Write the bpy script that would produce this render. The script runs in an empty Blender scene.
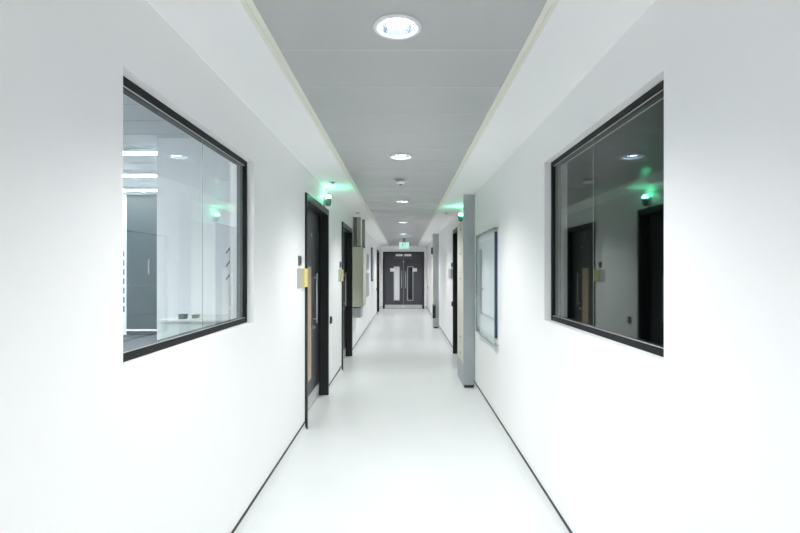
import bpy, bmesh, math, random
from mathutils import Vector, Matrix
random.seed(4)
PI = math.pi
SC = bpy.context.scene
COL = SC.collection

# ------------------------------------------------------------------ basic numbers
CAM = 1.525          # eye height
F = 490.0            # focal length in pixels (800 wide)
WL, WR = -0.949, 0.924   # wall faces
TH = 0.15            # wall thickness
CZ = 2.52            # ceiling height
YB, YE = -2.6, 19.8  # back and end of the corridor
CAPZ = 0.078

# ------------------------------------------------------------------ materials
def mat(name, col, rough=0.5, metal=0.0, spec=0.5, emit=None, estr=0.0, coat=0.0, noise=0.0, nscale=8.0, bump=0.0, bscale=60.0):
    m = bpy.data.materials.new(name); m.use_nodes = True
    nt = m.node_tree; b = nt.nodes['Principled BSDF']
    b.inputs['Base Color'].default_value = (*col, 1)
    b.inputs['Roughness'].default_value = rough
    b.inputs['Metallic'].default_value = metal
    b.inputs['Specular IOR Level'].default_value = spec
    b.inputs['Coat Weight'].default_value = coat
    if emit:
        b.inputs['Emission Color'].default_value = (*emit, 1)
        b.inputs['Emission Strength'].default_value = estr
    if noise > 0:
        tc = nt.nodes.new('ShaderNodeTexCoord'); n = nt.nodes.new('ShaderNodeTexNoise')
        n.inputs['Scale'].default_value = nscale; n.inputs['Detail'].default_value = 4
        nt.links.new(tc.outputs['Object'], n.inputs['Vector'])
        mr = nt.nodes.new('ShaderNodeMapRange')
        mr.inputs['To Min'].default_value = 1 - noise; mr.inputs['To Max'].default_value = 1 + noise
        nt.links.new(n.outputs['Fac'], mr.inputs['Value'])
        mx = nt.nodes.new('ShaderNodeVectorMath'); mx.operation = 'SCALE'
        mx.inputs[0].default_value = col
        nt.links.new(mr.outputs['Result'], mx.inputs['Scale'])
        nt.links.new(mx.outputs['Vector'], b.inputs['Base Color'])
    if bump > 0:
        tc = nt.nodes.new('ShaderNodeTexCoord'); n = nt.nodes.new('ShaderNodeTexNoise')
        n.inputs['Scale'].default_value = bscale; n.inputs['Detail'].default_value = 3
        nt.links.new(tc.outputs['Object'], n.inputs['Vector'])
        bp = nt.nodes.new('ShaderNodeBump'); bp.inputs['Strength'].default_value = bump
        bp.inputs['Distance'].default_value = 0.002
        nt.links.new(n.outputs['Fac'], bp.inputs['Height'])
        nt.links.new(bp.outputs['Normal'], b.inputs['Normal'])
    return m

M = {}
M['wall'] = mat('white_wall_paint', (0.905, 0.905, 0.905), 0.6, bump=0.05, bscale=180, noise=0.006, nscale=2)
M['soffit'] = mat('white_ceiling_paint', (0.905, 0.907, 0.905), 0.75, noise=0.006, nscale=2)
M['floor'] = mat('pale_vinyl', (0.76, 0.775, 0.775), 0.30, spec=0.45, noise=0.03, nscale=1.3, bump=0.04, bscale=6)
M['cap'] = mat('black_cap_strip', (0.012, 0.012, 0.014), 0.4)
M['bead'] = mat('cream_ceiling_bead', (0.80, 0.80, 0.72), 0.5)
M['frame'] = mat('black_door_frame', (0.016, 0.018, 0.02), 0.38, spec=0.4)
M['winframe'] = mat('black_window_frame', (0.009, 0.010, 0.011), 0.5, spec=0.2)
M['leaf'] = mat('dark_grey_laminate', (0.045, 0.048, 0.055), 0.32, spec=0.5, noise=0.06, nscale=12)
M['endleaf'] = mat('charcoal_laminate', (0.075, 0.075, 0.088), 0.42, spec=0.4, noise=0.06, nscale=12)
M['steel'] = mat('brushed_steel', (0.62, 0.63, 0.63), 0.3, 1.0)
M['kick'] = mat('satin_kick_plate', (0.62, 0.62, 0.62), 0.45, 0.3)
M['galv'] = mat('galvanised_steel', (0.44, 0.475, 0.49), 0.42, 0.75, noise=0.05, nscale=7)
M['cream'] = mat('cream_panel', (0.66, 0.65, 0.58), 0.5, noise=0.04, nscale=5)
M['cabcream'] = mat('beige_cabinet_paint', (0.64, 0.62, 0.53), 0.45, noise=0.03, nscale=5)
M['cablt'] = mat('pale_beige_edge', (0.62, 0.61, 0.54), 0.45)
M['warmglass'] = mat('warm_lit_vision_glass', (0.62, 0.45, 0.31), 0.35, spec=0.4, noise=0.08, nscale=20)  # warm light of the room behind, put into the vision glass colour
M['panelgrey'] = mat('frosted_vision_glass', (0.76, 0.77, 0.79), 0.25)
M['darkglass'] = mat('dark_vision_glass', (0.012, 0.014, 0.015), 0.12)
M['yellow'] = mat('yellow_sign_face', (0.88, 0.74, 0.28), 0.5)
M['signgrey'] = mat('silver_sign_plate', (0.50, 0.51, 0.52), 0.35, 0.3)
M['lime'] = mat('olive_yellow_sign_face', (0.62, 0.60, 0.25), 0.5)
M['black'] = mat('black_plastic', (0.015, 0.016, 0.018), 0.4)
M['midgrey'] = mat('mid_grey_plastic', (0.16, 0.165, 0.17), 0.5)
M['duct'] = mat('dull_grey_duct', (0.17, 0.165, 0.15), 0.5, 0.2, noise=0.1, nscale=15)
M['ductbeige'] = mat('dull_beige_duct', (0.45, 0.44, 0.37), 0.5, 0.1, noise=0.06, nscale=15)
M['ductgreen'] = mat('grey_green_duct', (0.34, 0.37, 0.33), 0.5, 0.1, noise=0.06, nscale=15)
M['white'] = mat('white_plastic', (0.85, 0.86, 0.86), 0.4)
M['ltgrey'] = mat('light_grey_plastic', (0.5, 0.51, 0.52), 0.45)
M['navy'] = mat('navy_board_edge', (0.02, 0.05, 0.085), 0.4)
M['pale'] = mat('pale_blue_grey_print', (0.80, 0.85, 0.92), 0.3, noise=0.05, nscale=3)
M['paleA'] = mat('slate_blue_print', (0.36, 0.42, 0.50), 0.35, noise=0.1, nscale=9)
M['line'] = mat('grey_printed_line', (0.42, 0.46, 0.48), 0.5)
M['green_on'] = mat('green_lens_lit', (0.2, 0.9, 0.5), 0.3, emit=(0.12, 1.0, 0.5), estr=70)
M['beacon'] = mat('smoky_green_plastic', (0.12, 0.2, 0.17), 0.25)
M['exitface'] = mat('lit_exit_face', (0.6, 0.75, 0.7), 0.4, emit=(0.5, 1.0, 0.85), estr=0.45)
M['exitgreen'] = mat('exit_sign_green', (0.02, 0.30, 0.16), 0.4, emit=(0.02, 0.5, 0.25), estr=0.3)
M['lab_ceiling'] = mat('lab_ceiling_tile', (0.62, 0.66, 0.68), 0.7)
M['lab_wall'] = mat('lab_white_wall', (0.88, 0.895, 0.91), 0.55)
M['lab_floor'] = mat('dark_blue_grey_carpet', (0.045, 0.05, 0.062), 0.85, noise=0.1, nscale=40)
M['lab_door'] = mat('slate_grey_laminate', (0.035, 0.05, 0.058), 0.4)
M['labglass'] = mat('pale_green_bench_panel', (0.72, 0.82, 0.79), 0.3)
M['store_dark'] = mat('unlit_room_dark_tone', (0.05, 0.055, 0.055), 0.8)  # darkness of the unlit room put into the surface colour
M['tube'] = mat('lit_lamp_tube', (1, 1, 1), 0.3, emit=(0.55, 0.72, 1.0), estr=20)
M['linear'] = mat('lit_linear_diffuser', (1, 1, 1), 0.3, emit=(0.93, 0.97, 1.0), estr=50)
M['reflector'] = mat('satin_reflector', (0.86, 0.87, 0.9), 0.22, 0.9)

# perforated ceiling metal: fine bands across the corridor
def ceiling_mat():
    m = mat('perforated_grey_metal', (0.45, 0.455, 0.457), 0.36, 0.0, spec=1.0)
    nt = m.node_tree; b = nt.nodes['Principled BSDF']
    tc = nt.nodes.new('ShaderNodeTexCoord')
    w = nt.nodes.new('ShaderNodeTexWave'); w.wave_type = 'BANDS'; w.bands_direction = 'Y'
    w.inputs['Scale'].default_value = 22; w.inputs['Distortion'].default_value = 0.25
    w.inputs['Detail'].default_value = 0
    nt.links.new(tc.outputs['Object'], w.inputs['Vector'])
    n = nt.nodes.new('ShaderNodeTexNoise'); n.inputs['Scale'].default_value = 1.2
    nt.links.new(tc.outputs['Object'], n.inputs['Vector'])
    a = nt.nodes.new('ShaderNodeMath'); a.operation = 'MULTIPLY_ADD'
    a.inputs[1].default_value = 0.06; a.inputs[2].default_value = 0.94
    nt.links.new(w.outputs['Fac'], a.inputs[0])
    a2 = nt.nodes.new('ShaderNodeMath'); a2.operation = 'MULTIPLY_ADD'
    a2.inputs[1].default_value = 0.10
    nt.links.new(n.outputs['Fac'], a2.inputs[0]); nt.links.new(a.outputs[0], a2.inputs[2])
    s = nt.nodes.new('ShaderNodeVectorMath'); s.operation = 'SCALE'
    s.inputs[0].default_value = (0.45, 0.455, 0.457)
    nt.links.new(a2.outputs[0], s.inputs['Scale'])
    nt.links.new(s.outputs['Vector'], b.inputs['Base Color'])
    return m
M['perf'] = ceiling_mat()
M['groove'] = mat('pale_panel_joint', (0.62, 0.63, 0.63), 0.5)

def glass_mat(name, ior, tint):
    m = bpy.data.materials.new(name); m.use_nodes = True
    nt = m.node_tree; nt.nodes.clear()
    out = nt.nodes.new('ShaderNodeOutputMaterial'); mx = nt.nodes.new('ShaderNodeMixShader')
    tr = nt.nodes.new('ShaderNodeBsdfTransparent'); tr.inputs['Color'].default_value = (*tint, 1)
    gl = nt.nodes.new('ShaderNodeBsdfGlossy'); gl.inputs['Roughness'].default_value = 0.0
    gl.inputs['Color'].default_value = (0.95, 1.0, 0.985, 1)
    fr = nt.nodes.new('ShaderNodeFresnel')
    ge = nt.nodes.new('ShaderNodeNewGeometry'); mi = nt.nodes.new('ShaderNodeMix'); mi.data_type = 'FLOAT'
    mi.inputs[2].default_value = ior; mi.inputs[3].default_value = 1/ior   # same reflectance from both faces
    nt.links.new(ge.outputs['Backfacing'], mi.inputs[0]); nt.links.new(mi.outputs[0], fr.inputs['IOR'])
    nt.links.new(fr.outputs['Fac'], mx.inputs['Fac'])
    nt.links.new(tr.outputs[0], mx.inputs[1]); nt.links.new(gl.outputs[0], mx.inputs[2])
    nt.links.new(mx.outputs[0], out.inputs['Surface'])
    return m
M['boardglass'] = glass_mat('acrylic_cover', 1.2, (0.98, 0.99, 0.99))
M['glass'] = glass_mat('clear_window_glass', 1.45, (0.97, 0.99, 0.985))
M['glassedge'] = mat('green_glass_edge', (0.30, 0.36, 0.35), 0.2)

# ------------------------------------------------------------------ mesh builder
class MB:
    def __init__(self): self.bm = bmesh.new()
    def box(self, x0, x1, y0, y1, z0, z1, mi=0):
        if x0 > x1: x0, x1 = x1, x0
        if y0 > y1: y0, y1 = y1, y0
        vs = [self.bm.verts.new(p) for p in ((x0,y0,z0),(x1,y0,z0),(x1,y1,z0),(x0,y1,z0),(x0,y0,z1),(x1,y0,z1),(x1,y1,z1),(x0,y1,z1))]
        for q in ((3,2,1,0),(4,5,6,7),(0,1,5,4),(1,2,6,5),(2,3,7,6),(3,0,4,7)):
            f = self.bm.faces.new([vs[i] for i in q]); f.material_index = mi
        return self
    def prism(self, pts, axis, a, b, mi=0):
        # pts: 2-D outline; axis: the extruded axis ('x','y','z')
        def P(p, t):
            if axis == 'y': return (p[0], t, p[1])
            if axis == 'x': return (t, p[0], p[1])
            return (p[0], p[1], t)
        v0 = [self.bm.verts.new(P(p, a)) for p in pts]; v1 = [self.bm.verts.new(P(p, b)) for p in pts]
        n = len(pts)
        fs = [self.bm.faces.new(v0), self.bm.faces.new(v1[::-1])]
        for i in range(n):
            fs.append(self.bm.faces.new((v0[i], v1[i], v1[(i+1) % n], v0[(i+1) % n])))
        for f in fs: f.material_index = mi
        bmesh.ops.recalc_face_normals(self.bm, faces=fs)
        return self
    def tube(self, p0, p1, r, n=16, mi=0):
        p0 = Vector(p0); p1 = Vector(p1); d = (p1 - p0).normalized()
        u = d.orthogonal().normalized(); w = d.cross(u)
        a = []; b = []
        for i in range(n):
            t = 2*PI*i/n; o = (u*math.cos(t) + w*math.sin(t))*r
            a.append(self.bm.verts.new(p0 + o)); b.append(self.bm.verts.new(p1 + o))
        fs = [self.bm.faces.new(a[::-1]), self.bm.faces.new(b)]
        for i in range(n):
            f = self.bm.faces.new((a[i], a[(i+1) % n], b[(i+1) % n], b[i])); f.smooth = True; fs.append(f)
        for f in fs: f.material_index = mi
        return self
    def lathe(self, prof, c, n=48, axis='z', mi=0):
        # prof: (radius, height) list round axis through c
        c = Vector(c); rings = []
        for r, h in prof:
            ring = []
            for i in range(n):
                t = 2*PI*i/n
                if axis == 'z': p = (r*math.cos(t), r*math.sin(t), h)
                elif axis == 'x': p = (h, r*math.cos(t), r*math.sin(t))
                else: p = (r*math.cos(t), h, r*math.sin(t))
                ring.append(self.bm.verts.new(c + Vector(p)))
            rings.append(ring)
        fs = []
        for a, b in zip(rings, rings[1:]):
            for i in range(n):
                f = self.bm.faces.new((a[i], a[(i+1) % n], b[(i+1) % n], b[i])); f.smooth = True; f.material_index = mi; fs.append(f)
        for ring in (rings[0], rings[-1]):
            r = (ring[0].co - ring[n//2].co).length
            if r < 1e-4 or getattr(self, 'opn', False): continue
            f = self.bm.faces.new(ring); f.material_index = mi; fs.append(f)
        bmesh.ops.remove_doubles(self.bm, verts=[v for rg in rings for v in rg], dist=1e-6)
        return self
    def build(self, name, mats, parent=None, loc=(0,0,0), bevel=0.0, recalc=False):
        L = Vector(loc)
        if parent is not None: L = Vector(parent['_w'])
        bmesh.ops.translate(self.bm, vec=-L, verts=self.bm.verts)
        if recalc: bmesh.ops.recalc_face_normals(self.bm, faces=self.bm.faces)
        me = bpy.data.meshes.new(name); self.bm.to_mesh(me); self.bm.free()
        if not isinstance(mats, (list, tuple)): mats = [mats]
        for m in mats: me.materials.append(m)
        o = bpy.data.objects.new(name, me); COL.objects.link(o)
        if parent is not None:
            o.parent = parent; o['_w'] = list(L)
        else:
            o.location = L; o['_w'] = list(L)
        if bevel > 0:
            b = o.modifiers.new('bevel', 'BEVEL'); b.width = bevel; b.segments = 2; b.limit_method = 'ANGLE'
        return o

def open_mb():
    m = MB(); m.opn = True; return m
def tag(o, label=None, cat=None, group=None, kind=None):
    if label: o['label'] = label
    if cat: o['category'] = cat
    if group: o['group'] = group
    if kind: o['kind'] = kind
    return o
def empty(name, loc, label=None, cat=None, group=None, kind=None):
    o = bpy.data.objects.new(name, None); COL.objects.link(o); o.location = loc; o['_w'] = list(loc)
    o.empty_display_size = 0.1
    return tag(o, label, cat, group, kind)
def copy_tree(o, parent=None, delta=(0,0,0)):
    c = o.copy(); COL.objects.link(c)
    if parent is not None: c.parent = parent
    else:
        c.location = Vector(o.location) + Vector(delta); c['_w'] = list(c.location)
    for ch in [x for x in COL.objects if x.parent == o]:
        copy_tree(ch, c)
    return c

# ------------------------------------------------------------------ shell
def wall_y(mb, xa, xb, y0, y1, z0, z1, holes):
    ys = y0
    for (h0, h1, b, t) in sorted(holes):
        if h0 > ys: mb.box(xa, xb, ys, h0, z0, z1)
        if b > z0: mb.box(xa, xb, h0, h1, z0, b)
        if t < z1: mb.box(xa, xb, h0, h1, t, z1)
        ys = h1
    if ys < y1: mb.box(xa, xb, ys, y1, z0, z1)

W1 = (1.655, 3.10, 1.202, 2.216)
W2 = (1.743, 3.223, 1.203, 2.239)
DT = 2.278
D_left = [(4.69, 6.07), (7.45, 8.83), (17.1, 18.4)]
D_right = [(7.62, 9.10)]
mb = MB(); wall_y(mb, WL-TH, WL, YB, YE, 0, 3.5, [W1] + [(a+.01, b-.01, 0, DT-.01) for a, b in D_left])
tag(mb.build('wall_left', M['wall']), 'smooth white corridor wall on the left, holding the bright window', 'wall', kind='structure')
mb = MB(); wall_y(mb, WR, WR+TH, YB, YE, 0, 3.5, [W2] + [(a+.01, b-.01, 0, DT-.01) for a, b in D_right])
tag(mb.build('wall_right', M['wall']), 'smooth white corridor wall on the right, holding the dark window', 'wall', kind='structure')
EX0, EX1 = -0.85, 0.81
mb = MB()
mb.box(WL-TH, EX0+.01, YE, YE+.15, 0, CZ); mb.box(EX1-.01, WR+TH, YE, YE+.15, 0, CZ); mb.box(EX0+.01, EX1-.01, YE, YE+.15, 2.29, CZ)
tag(mb.build('wall_end', M['wall']), 'short white wall around the double doors at the far end', 'wall', kind='structure')
tag(MB().box(WL-TH, WR+TH, YB-.1, YB, 0, CZ).build('wall_back', M['wall']), 'white wall behind the viewer', 'wall', kind='structure')
tag(MB().box(WL-TH, WR+TH, YB-.1, YE+.15, -.1, 0).build('floor', M['floor']), 'glossy pale grey vinyl corridor floor', 'floor', kind='structure')

# ceiling: plaster margins + perforated metal panels
TLo, TLi, TRi, TRo = -.602, -.558, .527, .569
mb = MB()
mb.box(WL, TLo, YB, YE, CZ, CZ+.08, 0); mb.box(TRo, WR, YB, YE, CZ, CZ+.08, 0)
mb.box(TLi, TRi, 19.2, YE, CZ, CZ+.08, 0); 
mb.box(TLo, TRo, YB, YE, CZ+.05, CZ+.09, 2)
P = 0.452; lights_y = [-2.3, -0.05+.0, 2.0, 4.26, 6.99, 10.0, 13.1, 16.2, 18.5]
y = 2.22 - P*11
holes = []
k = 0
while y < 19.2:
    y1 = min(y + P, 19.2)
    dz = 0.0015*(k % 2)
    la = [l for l in lights_y if y < l < y1]
    a, b = max(y, YB), y1
    if b > a:
        if la:   # cut a square well round the lamp; the lamp's own trim covers it
            l = la[0]; c = -.027; h = .13
            a2, b2 = max(a, l-h), min(b, l+h)
            mb.box(TLi, TRi, a, a2, CZ+.004+dz, CZ+.02, 1); mb.box(TLi, TRi, b2, b, CZ+.004+dz, CZ+.02, 1)
            mb.box(TLi, c-h, a2, b2, CZ+.004+dz, CZ+.02, 1); mb.box(c+h, TRi, a2, b2, CZ+.004+dz, CZ+.02, 1)
            N = 48; zq = CZ+.004+dz; inn = []; outr = []
            for q in range(N):      # plate with a round opening for the lamp
                t = 2*PI*q/N; ct, st = math.cos(t), math.sin(t)
                inn.append(mb.bm.verts.new((c+.08*ct, l+.08*st, zq)))
                m_ = 1/max(abs(ct), abs(st))
                outr.append(mb.bm.verts.new((c+h*ct*m_, min(max(l+h*st*m_, a2), b2), zq)))
            for q in range(N):
                f = mb.bm.faces.new((inn[q], inn[(q+1) % N], outr[(q+1) % N], outr[q])); f.material_index = 1
        else:
            pts = [(a, CZ+.02)] + [(a+(b-.006-a)*i/8, CZ+.004-.006*math.sin(PI*i/8)) for i in range(9)] + [(b-.006, CZ+.02)]
            mb.prism(pts, 'x', TLi, TRi, 1)
        # pale joint strip between panels
        mb.box(TLi, TRi, b-.007, b, CZ+.003, CZ+.01, 2)
    y = y1; k += 1
tag(mb.build('ceiling', [M['soffit'], M['perf'], M['groove']]), 'grey perforated metal corridor ceiling between white plaster margins', 'ceiling', kind='structure')
for i, (a, b, s) in enumerate(((TLo, TLi, 1), (TRo, TRi, -1))):
    mb = MB()
    w = abs(b-a)
    mb.box(a, a+s*w*.42, YB, YE if i < 0 else 19.2, CZ-.006, CZ+.02)
    mb.box(a+s*w*.42, b, YB, 19.2, CZ-.001, CZ+.02)
    tag(mb.build('trim_%d' % (i+1), M['bead']), 'cream stepped bead along the %s edge of the metal ceiling' % ('left' if i == 0 else 'right'), 'trim', kind='structure')

# coved skirting with a black cap
def skirting(name, x, s, spans, label):
    mb = MB(); cb = MB()
    for a, b in spans:
        R = .045; pts = [(x, 0), (x + s*R, 0)]
        for i in range(1, 6):
            t = i/5*PI/2
            pts.append((x + s*(R - (R-.004)*math.sin(t)), R - R*math.cos(t)))
        pts += [(x + s*.004, CAPZ), (x, CAPZ)]
        mb.prism(pts, 'y', a, b, 0)
        cb.box(x, x + s*.009, a, b, CAPZ, CAPZ+.012)
    o = mb.build(name, M['floor']); tag(o, label, 'skirting', kind='structure')
    cb.build('cap_strip', M['cap'], o)
skirting('baseboard_left', WL, 1, [(YB, 4.69), (6.07, 7.45), (8.83, 17.1), (18.4, YE)], 'coved vinyl skirting with black cap along the left wall')
skirting('baseboard_right', WR, -1, [(YB, 6.40), (9.10, 13.05), (13.6, YE)], 'coved vinyl skirting with black cap along the right wall')
cb = MB(); o = MB().box(WL+.01, EX0, YE-.004, YE, 0, CAPZ).box(EX1, WR-.01, YE-.004, YE, 0, CAPZ).build('baseboard_end', M['floor'])
tag(o, 'short coved skirting each side of the end doors', 'skirting', kind='structure')
MB().box(WL+.01, EX0, YE-.01, YE, CAPZ, CAPZ+.012).box(EX1, WR-.01, YE-.01, YE, CAPZ, CAPZ+.012).build('cap_strip', M['cap'], o)

# ------------------------------------------------------------------ windows
def window(name, w, wall, s, label, joint):
    y0, y1, z0, z1 = w
    root = empty(name, (wall, (y0+y1)/2, z0), label, 'window', kind='structure')
    f0, f1 = wall + s*.042, wall + s*.10          # frame depth range
    t = .030
    mb = MB()
    mb.box(f0, f1, y0, y0+t, z0, z1); mb.box(f0, f1, y1-t, y1, z0, z1)
    mb.box(f0, f1, y0+t, y1-t, z0, z0+t); mb.box(f0, f1, y0+t, y1-t, z1-t, z1)
    mb.build('window_frame', M['winframe'], root, bevel=.003)
    gx = wall + s*.053
    # thin bright strips stand in for the glazing reflection inside the frame
    g = MB(); u = .003
    a, b, c, d = y0+t, y1-t, z0+t, z1-t
    g.box(gx-s*.004, gx, a, b, d-u, d); g.box(gx-s*.004, gx, a, b, c, c+u)
    g.build('glazing_reflection_line', M['ltgrey'], root)
    jy = joint
    MB().box(gx, gx+s*.008, a, jy-.002, c, d).build('window_pane', M['glass'], root)
    MB().box(gx, gx+s*.008, jy+.002, b, c, d).build('window_pane', M['glass'], root)
    MB().box(gx, gx+s*.002, jy-.0012, jy+.0012, c, d).build('pane_joint', M['glassedge'], root)
    return root
window('window_1', W1, WL, -1, 'black framed window in the left wall looking into a bright room', 2.44)
window('window_2', W2, WR, 1, 'black framed window in the right wall onto a dark room, full of reflections', 2.53)

# ------------------------------------------------------------------ side doors
def side_door(name, s, wall, y0, y1, label, far=False):
    root = empty(name, (wall + s*-.0, (y0+y1)/2, 0), label, 'door', kind='structure')
    X = lambda d: wall + s*d      # d > 0 goes into the wall; s = -1 left, +1 right
    t = .055
    mb = MB()
    mb.box(X(-.02), X(.15), y0, y0+t, 0, DT); mb.box(X(-.02), X(.15), y1-t, y1, 0, DT); mb.box(X(-.02), X(.15), y0+t, y1-t, DT-.07, DT)
    # stops
    mb.box(X(.060), X(.085), y0+t, y0+t+.015, 0, DT-.07); mb.box(X(.060), X(.085), y1-t-.015, y1-t, 0, DT-.07)
    mb.box(X(.060), X(.085), y0+t+.015, y1-t-.015, DT-.085, DT-.07)
    mb.build('door_frame', M['frame'], root, bevel=.003)
    a, b = y0+t+.003, y1-t-.003
    j = a + .36                         # narrow slave leaf then the wide leaf
    for (p, q) in ((a, j-.0015), (j+.0015, b)):
        lf = MB().box(X(.095), X(.14), p, q, .006, DT-.075).build('door_leaf', M['leaf'], root, bevel=.002)
        MB().box(X(.0925), X(.095), p+.01, q-.01, .01, .155).build('kick_plate', M['kick'], lf)
        if q - p > .5:
            MB().box(X(.088), X(.095), p+.12, p+.36, .335, 1.56).box(X(.0885), X(.1), p+.11, p+.37, .325, 1.57).build('vision_panel', M['warmglass'], lf)
            hy = p + .47
            h = MB(); h.tube((X(.045), hy, .93), (X(.045), hy, 1.50), .010)
            for hz in (.98, 1.45): h.tube((X(.045), hy, hz), (X(.095), hy, hz), .008)
            h.build('pull_handle', M['steel'], lf)
            h = MB(); h.lathe([(.001, 0), (.026, 0), (.026, .012), (.001, .012)], (X(.095) - (.012 if s > 0 else 0), hy, .885), 24, 'x')
            h.box(X(.06), X(.075), hy-.085, hy+.005, .876, .894); h.tube((X(.068), hy, .885), (X(.095), hy, .885), .008)
            h.build('lever_lock', M['steel'], lf, recalc=True)
            MB().lathe([(.001, 0), (.022, 0), (.022, .004), (.001, .004)], (X(.095) - (.004 if s > 0 else 0), p+.42, 1.93), 24, 'x').build('door_disc', M['ltgrey'], lf, recalc=True)
    return root
side_door('door_1', -1, WL, *D_left[0], 'dark grey leaf-and-a-half door in black frame nearest on the left, with warm beige vision panel')
side_door('door_2', -1, WL, *D_left[1], 'second dark grey door in black frame on the left, just before the beige cabinet')
side_door('door_3', -1, WL, *D_left[2], 'farthest dark door on the left wall, close to the end doors')
side_door('door_4', 1, WR, *D_right[0], 'dark door in black frame on the right wall, half hidden by the steel casing')

# ------------------------------------------------------------------ end double door
def end_doors():
    root = empty('door_5', ((EX0+EX1)/2, YE, 0), 'charcoal double doors with steel kick plates closing the far end', 'door', kind='structure')
    t = .06; top = 2.30
    mb = MB(); mb.box(EX0, EX0+t, YE-.02, YE+.13, 0, top).box(EX1-t, EX1, YE-.02, YE+.13, 0, top).box(EX0+t, EX1-t, YE-.02, YE+.13, top-t, top)
    mb.build('door_frame', M['frame'], root, bevel=.003)
    a, b = EX0+t+.003, EX1-t-.003; m = (a+b)/2
    yf = YE+.02
    for (p, q, sg) in ((a, m-.004, 1), (m+.004, b, -1)):
        lf = MB().box(p, q, yf, yf+.045, .006, top-t-.004).build('door_leaf', M['endleaf'], root, bevel=.002)
        MB().box(p+.01, q-.01, yf-.003, yf, .01, .16).build('kick_plate', M['kick'], lf)
        inn = q if sg == 1 else p     # meeting stile
        v0, v1 = sorted((inn - sg*.17, inn - sg*.37))
        MB().box(v0-.02, v1+.02, yf-.010, yf, .33, 1.71).build('panel_surround', M['ltgrey'], lf)
        MB().box(v0+.005, v1-.005, yf-.014, yf-.009, .355, 1.685).build('vision_panel', M['panelgrey'] if sg == 1 else M['darkglass'], lf)
        hx = inn - sg*.075
        h = MB(); h.tube((hx, yf-.06, .82), (hx, yf-.06, 1.53), .017)
        for hz in (.88, 1.47): h.tube((hx, yf-.06, hz), (hx, yf, hz), .012)
        h.build('pull_handle', M['steel'], lf)
        s0, s1 = sorted((inn - sg*.36, inn - sg*.54))
        MB().box(s0, s1, yf-.018, yf-.003, 1.50, 1.64).build('door_notice', M['white'], lf)
        c0, c1 = sorted((inn - sg*.03, inn - sg*.31))
        cl = MB().box(c0, c1, yf-.055, yf, 2.12, 2.21).build('door_closer', M['white'], lf, bevel=.012)
        MB().box(c0+sg*0-.08*(sg > 0), c1+.08*(sg < 0), yf-.03, yf, 2.035, 2.055).build('closer_arm', M['midgrey'], lf)
    MB().box(m-.003, m+.003, yf-.004, yf+.04, .16, top-t-.01).build('meeting_seal', M['signgrey'], root)
    MB().lathe([(.001, 0), (.03, 0), (.03, .01), (.001, .01)], (m, yf-.012, 1.90), 20, 'y').build('door_disc', M['ltgrey'], root, recalc=True)
    MB().box(m-.03, m+.03, yf-.03, yf-.003, .04, .14).build('white_block', M['white'], root, bevel=.004)  # small white block low on the meeting line
end_doors()

# ------------------------------------------------------------------ downlights
def downlight(y, label):
    c = (-.027, y, CZ)
    root = empty('downlight', c, label, 'ceiling light', 'round recessed downlights along the corridor ceiling')
    mb = open_mb()
    mb.lathe([(.078, .002), (.081, -.005), (.089, -.009), (.097, -.006), (.100, .000), (.100, .0035), (.078, .0035), (.078, .002)], c, 56)
    mb.build('trim_ring', M['white'], root, recalc=True)
    mb = open_mb()
    mb.lathe([(.0785, .002), (.073, .013), (.062, .029), (.05, .039), (.025, .042), (.0005, .042)], c, 56)
    mb.build('reflector', M['reflector'], root)
    for dx in (-.036, -.012, .012, .036):
        L = .045 if abs(dx) < .03 else .03
        MB().tube((c[0]+dx, c[1]-L, CZ+.018), (c[0]+dx, c[1]+L, CZ+.018), .007, 12).build('lamp_tube', M['tube'], root)
    ld = bpy.data.lights.get('downlight_glow')
    if not ld:
        ld = bpy.data.lights.new('downlight_glow', 'SPOT'); ld.energy = 92; ld.color = (0.975, 0.985, 0.985)
        ld.spot_size = math.radians(130); ld.spot_blend = 0.9; ld.shadow_soft_size = 0.05
    lo = bpy.data.objects.new('lamp_light', ld); COL.objects.link(lo); lo.parent = root
    lo.location = (0, 0, -.004)
    return root
ordn = {2.0: 'large round white downlight nearest the viewer, glowing blue-white', 4.26: 'second round downlight along the ceiling, just before the smoke detector',
        6.99: 'third round downlight along the ceiling, first one past the smoke detector', 10.0: 'fourth downlight along the ceiling, small and bright',
        13.1: 'fifth downlight along the ceiling, a thin bright sliver', 16.2: 'sixth downlight, just past the green exit sign',
        18.5: 'tiny last downlight right over the end doors',
        -2.3: 'downlight at the very start of the corridor behind the viewer', -0.05: 'downlight above the viewer'}
proto = downlight(2.0, ordn[2.0])
for yy in lights_y:
    if yy == 2.0: continue
    c = copy_tree(proto, delta=(0, yy-2.0, 0)); c['label'] = ordn[yy]
    if yy < 1:      # the two lamps over and behind the viewer run dimmer
        for ch in COL.objects:
            if ch.parent == c and ch.type == 'LIGHT':
                if 'dim_glow' not in bpy.data.lights:
                    dl = ch.data.copy(); dl.name = 'dim_glow'; dl.energy = 58
                ch.data = bpy.data.lights['dim_glow']

# smoke detector
c = (-.035, 5.30, CZ+.002)
root = empty('smoke_detector', c, 'white smoke detector on the metal ceiling between second and third downlights', 'smoke detector')
MB().lathe([(.0005, 0), (.072, 0), (.074, -.008), (.070, -.016), (.0005, -.016)], c, 40).build('base', M['ltgrey'], root, recalc=True)
MB().lathe([(.0005, -.016), (.045, -.016), (.045, -.028), (.0005, -.028)], c, 40).build('vent_ring', M['midgrey'], root, recalc=True)
MB().lathe([(.0005, -.028), (.056, -.028), (.057, -.036), (.048, -.052), (.03, -.060), (.0005, -.062)], c, 40).build('cover', M['white'], root, recalc=True)
MB().lathe([(.0005, -.061), (.018, -.061), (.018, -.066), (.0005, -.067)], c, 20).build('sensor_cap', M['midgrey'], root, recalc=True)

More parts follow.
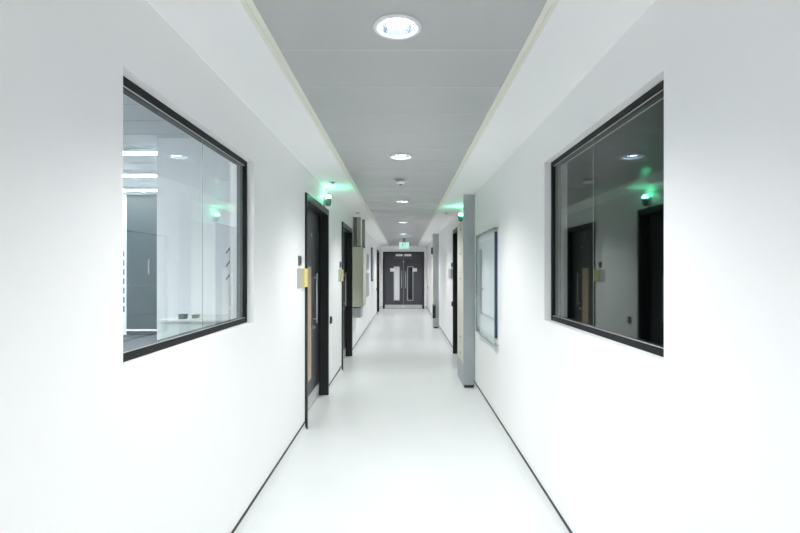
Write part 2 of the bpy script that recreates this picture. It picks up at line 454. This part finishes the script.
# small heads in the plaster margins
def head(x, y, label):
    c = (x, y, CZ)
    root = empty('ceiling_sensor', c, label, 'ceiling sensor', 'small grey sensors in the plaster margins')
    MB().lathe([(.0005, 0), (.036, 0), (.038, -.004), (.034, -.008), (.0005, -.008)], c, 28).build('flange', M['ltgrey'], root, recalc=True)
    MB().lathe([(.0005, -.008), (.016, -.008), (.013, -.020), (.0005, -.022)], c, 20).build('sensor_tip', M['signgrey'], root, recalc=True)
    return root
h0 = head(-.80, 5.48, 'small grey sensor in the left margin above the first door')
for (x, y, l) in ((-.79, 8.36, 'small grey sensor in the left margin above the second door'), (.72, 8.4, 'small grey sensor in the right margin beside the green lamp')):
    c = copy_tree(h0, delta=(x+.80, y-5.48, 0)); c['label'] = l

# ------------------------------------------------------------------ green beacons over doors
def beacon(s, wall, y, z, label):
    X = lambda d: wall - s*d      # d > 0 comes out into the corridor
    root = empty('beacon', (wall, y, z), label, 'beacon', 'green indicator lamps above the doors')
    MB().box(X(0), X(.022), y-.032, y+.032, z-.065, z+.05).build('back_plate', M['ltgrey'], root, bevel=.004)
    cx = X(.055)
    MB().lathe([(.0005, -.062), (.018, -.060), (.029, -.045), (.033, -.02), (.033, .03), (.0005, .03)], (cx, y, z), 28).build('housing', M['beacon'], root, recalc=True)
    MB().lathe([(.0005, .030), (.028, .030), (.027, .055), (.019, .068), (.0005, .072)], (cx, y, z), 28).build('lens', M['green_on'], root, recalc=True)
    return root
beacon(-1, WL, 5.80, 2.355, 'green lamp glowing on the wall above the first left door')
beacon(1, WR, 7.55, 2.345, 'green lamp glowing above the right door, behind the steel casing')

# ------------------------------------------------------------------ exit sign
root = empty('exit_sign', (-.01, 15.0, CZ), 'lit green exit sign hanging from the ceiling before the end doors', 'exit sign')
MB().box(-.035, .045, 14.985, 15.015, CZ-.12, CZ).build('ceiling_mount', M['beacon'], root)
MB().box(-.145, .155, 14.988, 15.012, CZ-.31, CZ-.12).build('light_panel', M['exitface'], root)
g = MB()
EZ = CZ-.10
yf = 14.987
# running figure, doorway and arrow
g.lathe([(.0005, 0), (.012, 0), (.012, -.002), (.0005, -.002)], (-.040, yf, EZ-.055), 16, 'y')
g.prism([(-.055, EZ-.072), (-.035, EZ-.070), (-.045, EZ-.120), (-.065, EZ-.115)], 'y', yf-.002, yf)
g.prism([(-.050, EZ-.112), (-.020, EZ-.135), (-.028, EZ-.168), (-.036, EZ-.166), (-.032, EZ-.140), (-.060, EZ-.122)], 'y', yf-.002, yf)
g.prism([(-.062, EZ-.110), (-.070, EZ-.145), (-.095, EZ-.160), (-.092, EZ-.168), (-.060, EZ-.150), (-.050, EZ-.115)], 'y', yf-.002, yf)
g.prism([(-.038, EZ-.075), (-.018, EZ-.100), (-.024, EZ-.105), (-.044, EZ-.085)], 'y', yf-.002, yf)
g.box(.005, .012, yf-.002, yf, EZ-.175, EZ-.045); g.box(.005, .05, yf-.002, yf, EZ-.052, EZ-.045); g.box(.043, .05, yf-.002, yf, EZ-.175, EZ-.045)
g.build('running_figure', M['exitgreen'], root, recalc=True)

# ------------------------------------------------------------------ door-side readers and signs (left)
def reader(y, z, s, wall, label):
    X = lambda d: wall - s*d
    root = empty('card_reader', (wall, y, z-.045), label, 'card reader', None)
    MB().box(X(0), X(.018), y-.04, y+.04, z-.045, z+.045).build('housing', M['midgrey'], root, bevel=.005)
    MB().box(X(.018), X(.021), y-.026, y+.026, z-.028, z+.030).build('reader_face', M['black'], root)
    MB().box(X(.018), X(.0205), y-.006, y+.006, z+.034, z+.038).build('status_light', M['ltgrey'], root)
    return root
reader(4.42, 1.618, -1, WL, 'dark card reader above the yellow sign beside the first left door')
reader(7.24, 1.618, -1, WL, 'dark card reader above the olive sign beside the second left door')
reader(9.36, 1.64, 1, WR, 'dark card reader on the right wall beyond the right door')
def door_sign(y0, ymid, y1, z0, z1, m, label):
    root = empty('door_sign', (WL, (y0+y1)/2, z0), label, 'sign')
    MB().box(WL, WL+.008, y0, ymid, z0, z1).build('silver_plate', M['signgrey'], root, bevel=.002)
    MB().box(WL, WL+.03, ymid, y1, z0+.004, z1).build('coloured_panel', m, root, bevel=.002)
    return root
door_sign(4.35, 4.55, 4.685, 1.37, 1.548, M['yellow'], 'silver and yellow room sign beside the first left door')
door_sign(7.08, 7.28, 7.445, 1.37, 1.548, M['lime'], 'silver and olive-yellow room sign beside the second left door')
root = empty('wall_plate', (WR, 9.6, 1.385), 'grey room sign plate on the right wall beyond the right door', 'sign')
MB().box(WR, WR-.03, 9.32, 9.85, 1.385, 1.57).build('plate', M['signgrey'], root, bevel=.003)
MB().box(WR-.03, WR-.032, 9.40, 9.77, 1.42, 1.54).build('plate_face', M['ltgrey'], root)

def button(name, x, y, z, s, label, hw=.035, hh=.045, m='black'):
    root = empty(name, (x, y, z-hh), label, 'wall switch')
    X = lambda d: x - s*d
    MB().box(X(0), X(.022), y-hw, y+hw, z-hh, z+hh).build('box', M[m], root, bevel=.004)
    MB().lathe([(.0005, 0), (.014, 0), (.012, .006), (.0005, .007)] if s < 0 else [(.0005, 0), (.014, 0), (.012, -.006), (.0005, -.007)], (X(.022), y, z), 20, 'x').build('push_button', M['midgrey'], root, recalc=True)
button('exit_button', WL, 6.30, .895, -1, 'small black push button on the wall just past the first left door')
button('exit_button', WR, 9.30, .90, 1, 'small black push button beside the right door')
button('exit_button', WR, 18.9, .90, 1, 'tiny grey push button on the right wall near the end doors', m='ltgrey')
button('exit_button', WL, 16.85, .90, -1, 'tiny black push button beside the farthest left door')

# ------------------------------------------------------------------ left: beige cabinet and ducts
y0, y1 = 9.05, 9.75; xf = WL + .195
root = empty('wall_cabinet', (WL, 9.4, .86), 'tall beige metal wall cabinet just past the second left door', 'cabinet')
MB().box(WL, xf-.02, y0, y1, .86, 1.97).build('body', M['cabcream'], root, bevel=.003)
d = MB().box(xf-.018, xf, y0+.004, y1-.004, .865, 1.965).build('door', M['cablt'], root, bevel=.003)
MB().tube((xf, y1-.1, 1.40), (xf+.012, y1-.1, 1.40), .016).build('door_lock', M['steel'], d)
MB().box(xf, xf+.012, y0+.0, y0+.05, 1.88, 1.96).build('hinge', M['white'], d)
root = empty('junction_box', (WL, 9.3, .65), 'grey box under the beige wall cabinet', 'box')
MB().box(WL, WL+.15, 9.06, 9.5, .66, .84).build('box_body', M['ltgrey'], root, bevel=.004)
MB().box(WL+.02, WL+.13, 9.05, 9.06, .68, .82).build('box_cover', M['signgrey'], root)
MB().tube((WL+.05, 9.2, .84), (WL+.05, 9.2, .86), .015).build('conduit', M['midgrey'], root)
def duct(name, xa, xb, ya, yb, m, z0, label):
    root = empty(name, ((xa+xb)/2, (ya+yb)/2, z0), label, 'duct')
    MB().box(xa, xb, ya, yb, z0, CZ).build('duct_body', m, root, bevel=.003)
    for z in (z0+.002,): MB().box(xa-.004, xb+.004, ya-.004, yb+.004, z, z+.018).build('dark_gap_band', M['midgrey'], root)  # dark band standing in for the black gap at the duct foot
duct('cable_duct', WL+.012, WL+.075, 9.06, 9.15, M['duct'], 1.97, 'dark grey duct rising from the beige cabinet, nearest the wall')
duct('cable_duct', WL+.085, WL+.145, 9.07, 9.16, M['ductbeige'], 1.97, 'beige duct in the middle above the beige cabinet')
duct('cable_duct', WL+.135, WL+.192, 9.45, 9.58, M['ductgreen'], 1.97, 'grey-green duct at the rear outer edge above the beige cabinet')

# notice frames on the left wall
root = empty('notice_frame', (WL, 12.35, .85), 'white framed slate-blue notice on the left wall beyond the beige cabinet', 'picture')
MB().box(WL, WL+.02, 11.55, 13.15, .83, 2.0).build('frame', M['white'], root, bevel=.003)
MB().box(WL+.02, WL+.024, 11.65, 13.05, .88, 1.47).build('lower_print', M['paleA'], root)
MB().box(WL+.02, WL+.024, 11.65, 13.05, 1.56, 1.95).build('upper_print', M['paleA'], root)
root = empty('display_board', (WL, 14.2, 1.23), 'grey edged display board standing proud of the left wall', 'board')
MB().box(WL, WL+.045, 14.0, 14.45, 1.23, 2.2).build('board_body', M['midgrey'], root, bevel=.003)
MB().box(WL+.045, WL+.047, 14.03, 14.42, 1.28, 2.15).build('board_face', M['signgrey'], root)

# ------------------------------------------------------------------ right: glass covered board
root = empty('glass_board', (WR, 5.4, .79), 'glass covered pale blue board with navy edge on the right wall', 'board')
MB().box(WR, WR-.026, 4.84, 5.95, .86, 1.915).build('backing', M['navy'], root)
MB().box(WR-.026, WR-.030, 4.875, 5.95, .86, 1.915).build('print', M['pale'], root)
MB().box(WR-.030, WR-.0315, 4.88, 5.94, 1.035, 1.043).build('printed_line', M['line'], root)
g = MB()
for z in (.79, 1.945): g.box(WR, WR-.044, 4.79, 6.0, z, z+.008)
g.box(WR, WR-.044, 5.992, 6.0, .798, 1.945)
g.build('cover_edge', M['glassedge'], root)
MB().box(WR-.038, WR-.044, 4.79, 5.992, .798, 1.945).build('glass_cover', M['boardglass'], root)

# ------------------------------------------------------------------ right: galvanised casings
def casing(y0, y1, ztop_door, label, kind):
    xo = WR - .147
    root = empty('riser_casing', (WR-.07, (y0+y1)/2, 0), label, 'casing')
    MB().box(xo, WR, y0, y0+.02, .035, CZ).build('steel_end_panel', M['galv'], root, bevel=.002)
    MB().box(xo+.012, WR, y0+.005, y0+.03, 0, .035).build('foot', M['black'], root)
    if kind:
        MB().box(xo+.004, WR, y0+.02, y1, .30, ztop_door).build('cream_panel', M['cream'], root, bevel=.003)
        MB().box(xo+.004, WR, y0+.02, y1, .0, .297).build('lower_panel', M['galv'], root, bevel=.003)
        for z in (.40, .62, 1.42, 1.76, 2.1):
            MB().lathe([(.0005, 0), (.016, 0), (.012, -.007), (.0005, -.008)], (xo+.004, y0+.38, z), 16, 'x').build('panel_fixing', M['midgrey'], root, recalc=True)
        for z in (.95, 1.50):
            MB().box(xo+.0035, xo+.005, y0+.02, y1, z, z+.006).build('panel_seam', M['signgrey'], root)
    else:
        MB().box(xo+.004, WR, y0+.02, y1, 0, CZ).build('side_panel', M['cream'], root, bevel=.003)
    return root
casing(6.40, 7.16, 2.20, 'galvanised steel riser casing with cream side in front of the right door', True)
casing(13.05, 13.55, 2.2, 'smaller looking galvanised casing farther down the right wall', False)
root = empty('waste_bin', (WR-.13, 12.98, .27), 'black box fixed low on the far steel casing', 'box')
MB().box(WR-.165, WR-.085, 12.98, 13.05, .27, .63).build('bin_body', M['black'], root, bevel=.006)
MB().box(WR-.168, WR-.082, 12.975, 13.05, .60, .635).build('bin_lid', M['midgrey'], root, bevel=.004)
root.name = 'black_box'
root = empty('alarm_sounder', (WR-.15, 13.3, 1.98), 'small black sounder high on the far steel casing', 'alarm')
MB().box(WR-.186, WR-.1475, 13.2, 13.36, 1.98, 2.16).build('sounder_body', M['black'], root, bevel=.006)
MB().box(WR-.187, WR-.184, 13.23, 13.33, 2.02, 2.12).build('sounder_grille', M['midgrey'], root)

# ------------------------------------------------------------------ bright room behind the left window
LZ = 3.40; LX = -8.0; LYF = 11.7; PY = 6.9; PXE = -3.48
xw = WL-TH
tag(MB().box(LX, xw, -.5, LYF, -.1, 0).build('floor', M['lab_floor']), 'dark grey carpet of the bright room behind the left window', 'floor', kind='structure')
mb = MB(); mb.box(LX, xw, -.5, LYF, LZ, LZ+.08, 0)
yy = 0.1
while yy < LYF:
    mb.box(LX, xw, yy, yy+.02, LZ-.004, LZ, 1); yy += .6
xx = LX + .3
while xx < xw:
    mb.box(xx, xx+.02, -.5, LYF, LZ-.004, LZ, 1); xx += 1.2
tag(mb.build('ceiling', [M['lab_ceiling'], M['ltgrey']]), 'pale tiled ceiling of the bright room', 'ceiling', kind='structure')
tag(MB().box(LX-.1, xw, LYF, LYF+.1, 0, LZ).build('wall_far_room', M['lab_wall']), 'far wall of the bright room', 'wall', kind='structure')
tag(MB().box(LX-.1, LX, -.5, LYF, 0, LZ).build('wall_side_room', M['lab_wall']), 'side wall of the bright room', 'wall', kind='structure')
tag(MB().box(LX-.1, xw, -.6, -.5, 0, LZ).build('wall_near_room', M['lab_wall']), 'near wall of the bright room', 'wall', kind='structure')
tag(MB().box(PXE, xw, PY, PY+.12, 0, LZ).build('wall_partition', M['lab_wall']), 'white partition standing behind the left window', 'wall', kind='structure')
# slate panel door
root = empty('door_6', (-6.2, LYF, 0), 'slate grey tall door seen through the left window', 'door', kind='structure')
lf = MB().box(-6.60, -5.60, LYF-.05, LYF, .0, 3.34).build('door_leaf', M['lab_door'], root, bevel=.003)
MB().box(-6.60, -5.60, LYF-.06, LYF-.05, .10, .14).build('bottom_rail', M['white'], root)
MB().box(-6.08, -6.05, LYF-.08, LYF-.05, 1.45, 1.8).build('door_handle', M['midgrey'], lf)
MB().box(-6.60, -5.60, LYF-.053, LYF-.049, 1.18, 1.19).build('panel_seam', M['midgrey'], lf)
# chart board at the left
root = empty('wall_chart', (-6.75, LYF, .3), 'pale blue wall chart with dark squares seen at the left window edge', 'poster')
MB().box(-7.1, -6.61, LYF-.02, LYF, .15, 3.3).build('chart_sheet', M['pale'], root)
for i in range(7):
    MB().box(-6.76, -6.66, LYF-.024, LYF-.02, .55+i*.22, .69+i*.22).build('chart_square', M['lab_door'], root)
# bench, items and coat stand
root = empty('laboratory_bench', (-2.6, 6.5, 0), 'pale green fronted bench along the partition behind the left window', 'bench')
MB().box(-3.11, -1.16, 6.2, 6.88, .88, .91).build('worktop', M['white'], root, bevel=.003)
MB().box(-3.09, -1.18, 6.24, 6.28, .0, .88).build('front_panel', M['labglass'], root)
MB().box(-3.11, -3.07, 6.28, 6.86, .0, .88).build('side_panel', M['labglass'], root)
MB().box(-1.20, -1.16, 6.28, 6.86, .0, .88).build('side_panel', M['labglass'], root)
def smallbox(x, y, w, h, label):
    root = empty('storage_tub', (x, y, .91), label, 'box')
    MB().box(x-w/2, x+w/2, y-.05, y+.05, .91, .91+h).build('tub_body', M['beacon'], root, bevel=.004)
    MB().box(x-w/2-.004, x+w/2+.004, y-.054, y+.054, .91+h, .92+h).build('tub_lid', M['black'], root)
smallbox(-2.84, 6.30, .08, .05, 'larger dark green tub on the pale bench, left one')
smallbox(-2.72, 6.40, .06, .035, 'smaller dark green tub on the pale bench, right one')
root = empty('coat_stand', (-2.09, 5.95, 0), 'thin grey coat stand with slanting hooks behind the left window', 'coat stand')
MB().tube((-2.09, 5.95, .02), (-2.09, 5.95, 1.80), .026).build('pole', M['midgrey'], root)
MB().lathe([(.0005, 0), (.16, 0), (.16, .012), (.03, .03), (.0005, .03)], (-2.09, 5.95, 0), 32).build('base', M['ltgrey'], root, recalc=True)
for z in (1.42, 1.58, 1.74):
    for s in (-1, 1):
        MB().tube((-2.09 + (0 if s > 0 else -.07), 5.95, z), (-2.09 + (.09 if s > 0 else .0), 5.95, z+(.13 if s > 0 else .10)), .008).build('hook', M['midgrey'], root)
# linear lights
for i, (yy, xa, xb, l) in enumerate(((7.6, -7.4, -1.4, 'bright linear ceiling light just beyond the partition'), (9.4, -7.4, -1.4, 'middle bright linear ceiling light of the room behind the left window'),
                        (11.1, -7.4, -1.4, 'farthest bright linear ceiling light of the room behind the left window'), (4.0, -7.4, -3.6, 'linear ceiling light above the unseen part of the bright room'),
                        (1.5, -7.0, -1.6, 'linear ceiling light nearest the viewer in the bright room'))):
    root = empty('linear_light', ((xa+xb)/2, yy, LZ-.05), l, 'ceiling light', 'linear lights in the bright room')
    MB().box(xa-.03, xb+.03, yy-.09, yy+.09, LZ-.05, LZ-.004).build('housing', M['white'], root)
    MB().box(xa, xb, yy-.07, yy+.07, LZ-.056, LZ-.05).build('diffuser', M['linear'], root)

# ------------------------------------------------------------------ dark room behind the right window
xw = WR+TH
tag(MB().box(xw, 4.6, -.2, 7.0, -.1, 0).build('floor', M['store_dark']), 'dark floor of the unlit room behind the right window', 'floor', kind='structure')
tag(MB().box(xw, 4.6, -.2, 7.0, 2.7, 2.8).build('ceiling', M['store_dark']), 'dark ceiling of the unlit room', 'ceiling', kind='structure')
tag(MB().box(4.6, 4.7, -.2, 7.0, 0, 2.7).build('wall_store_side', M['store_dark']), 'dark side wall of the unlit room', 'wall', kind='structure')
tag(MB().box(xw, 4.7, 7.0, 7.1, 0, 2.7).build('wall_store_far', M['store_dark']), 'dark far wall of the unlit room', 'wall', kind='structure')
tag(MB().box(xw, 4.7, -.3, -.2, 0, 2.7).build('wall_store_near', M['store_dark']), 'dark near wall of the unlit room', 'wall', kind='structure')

# ------------------------------------------------------------------ world, camera, view
w = bpy.data.worlds.new('world'); SC.world = w; w.use_nodes = True
w.node_tree.nodes['Background'].inputs[0].default_value = (0.8, 0.9, 1, 1)
w.node_tree.nodes['Background'].inputs[1].default_value = 0.3
cd = bpy.data.cameras.new('camera'); co = bpy.data.objects.new('camera', cd); COL.objects.link(co)
co.location = (0, 0, CAM); co.rotation_euler = (PI/2, 0, 0)
cd.sensor_width = 36; cd.sensor_fit = 'HORIZONTAL'; cd.lens = 36*F/800
cd.shift_x = -4/800; cd.shift_y = 4.5/800
cd.clip_start = 0.05; cd.clip_end = 100
SC.camera = co
SC.cycles.diffuse_bounces = 8; SC.cycles.max_bounces = 14; SC.cycles.glossy_bounces = 5
vs = SC.view_settings
SC.display_settings.display_device = 'sRGB'
vs.view_transform = 'Standard'; vs.look = 'None'; vs.gamma = 1; vs.use_curve_mapping = False
vs.exposure = 0.36
for o in COL.objects:
    if '_w' in o: del o['_w']
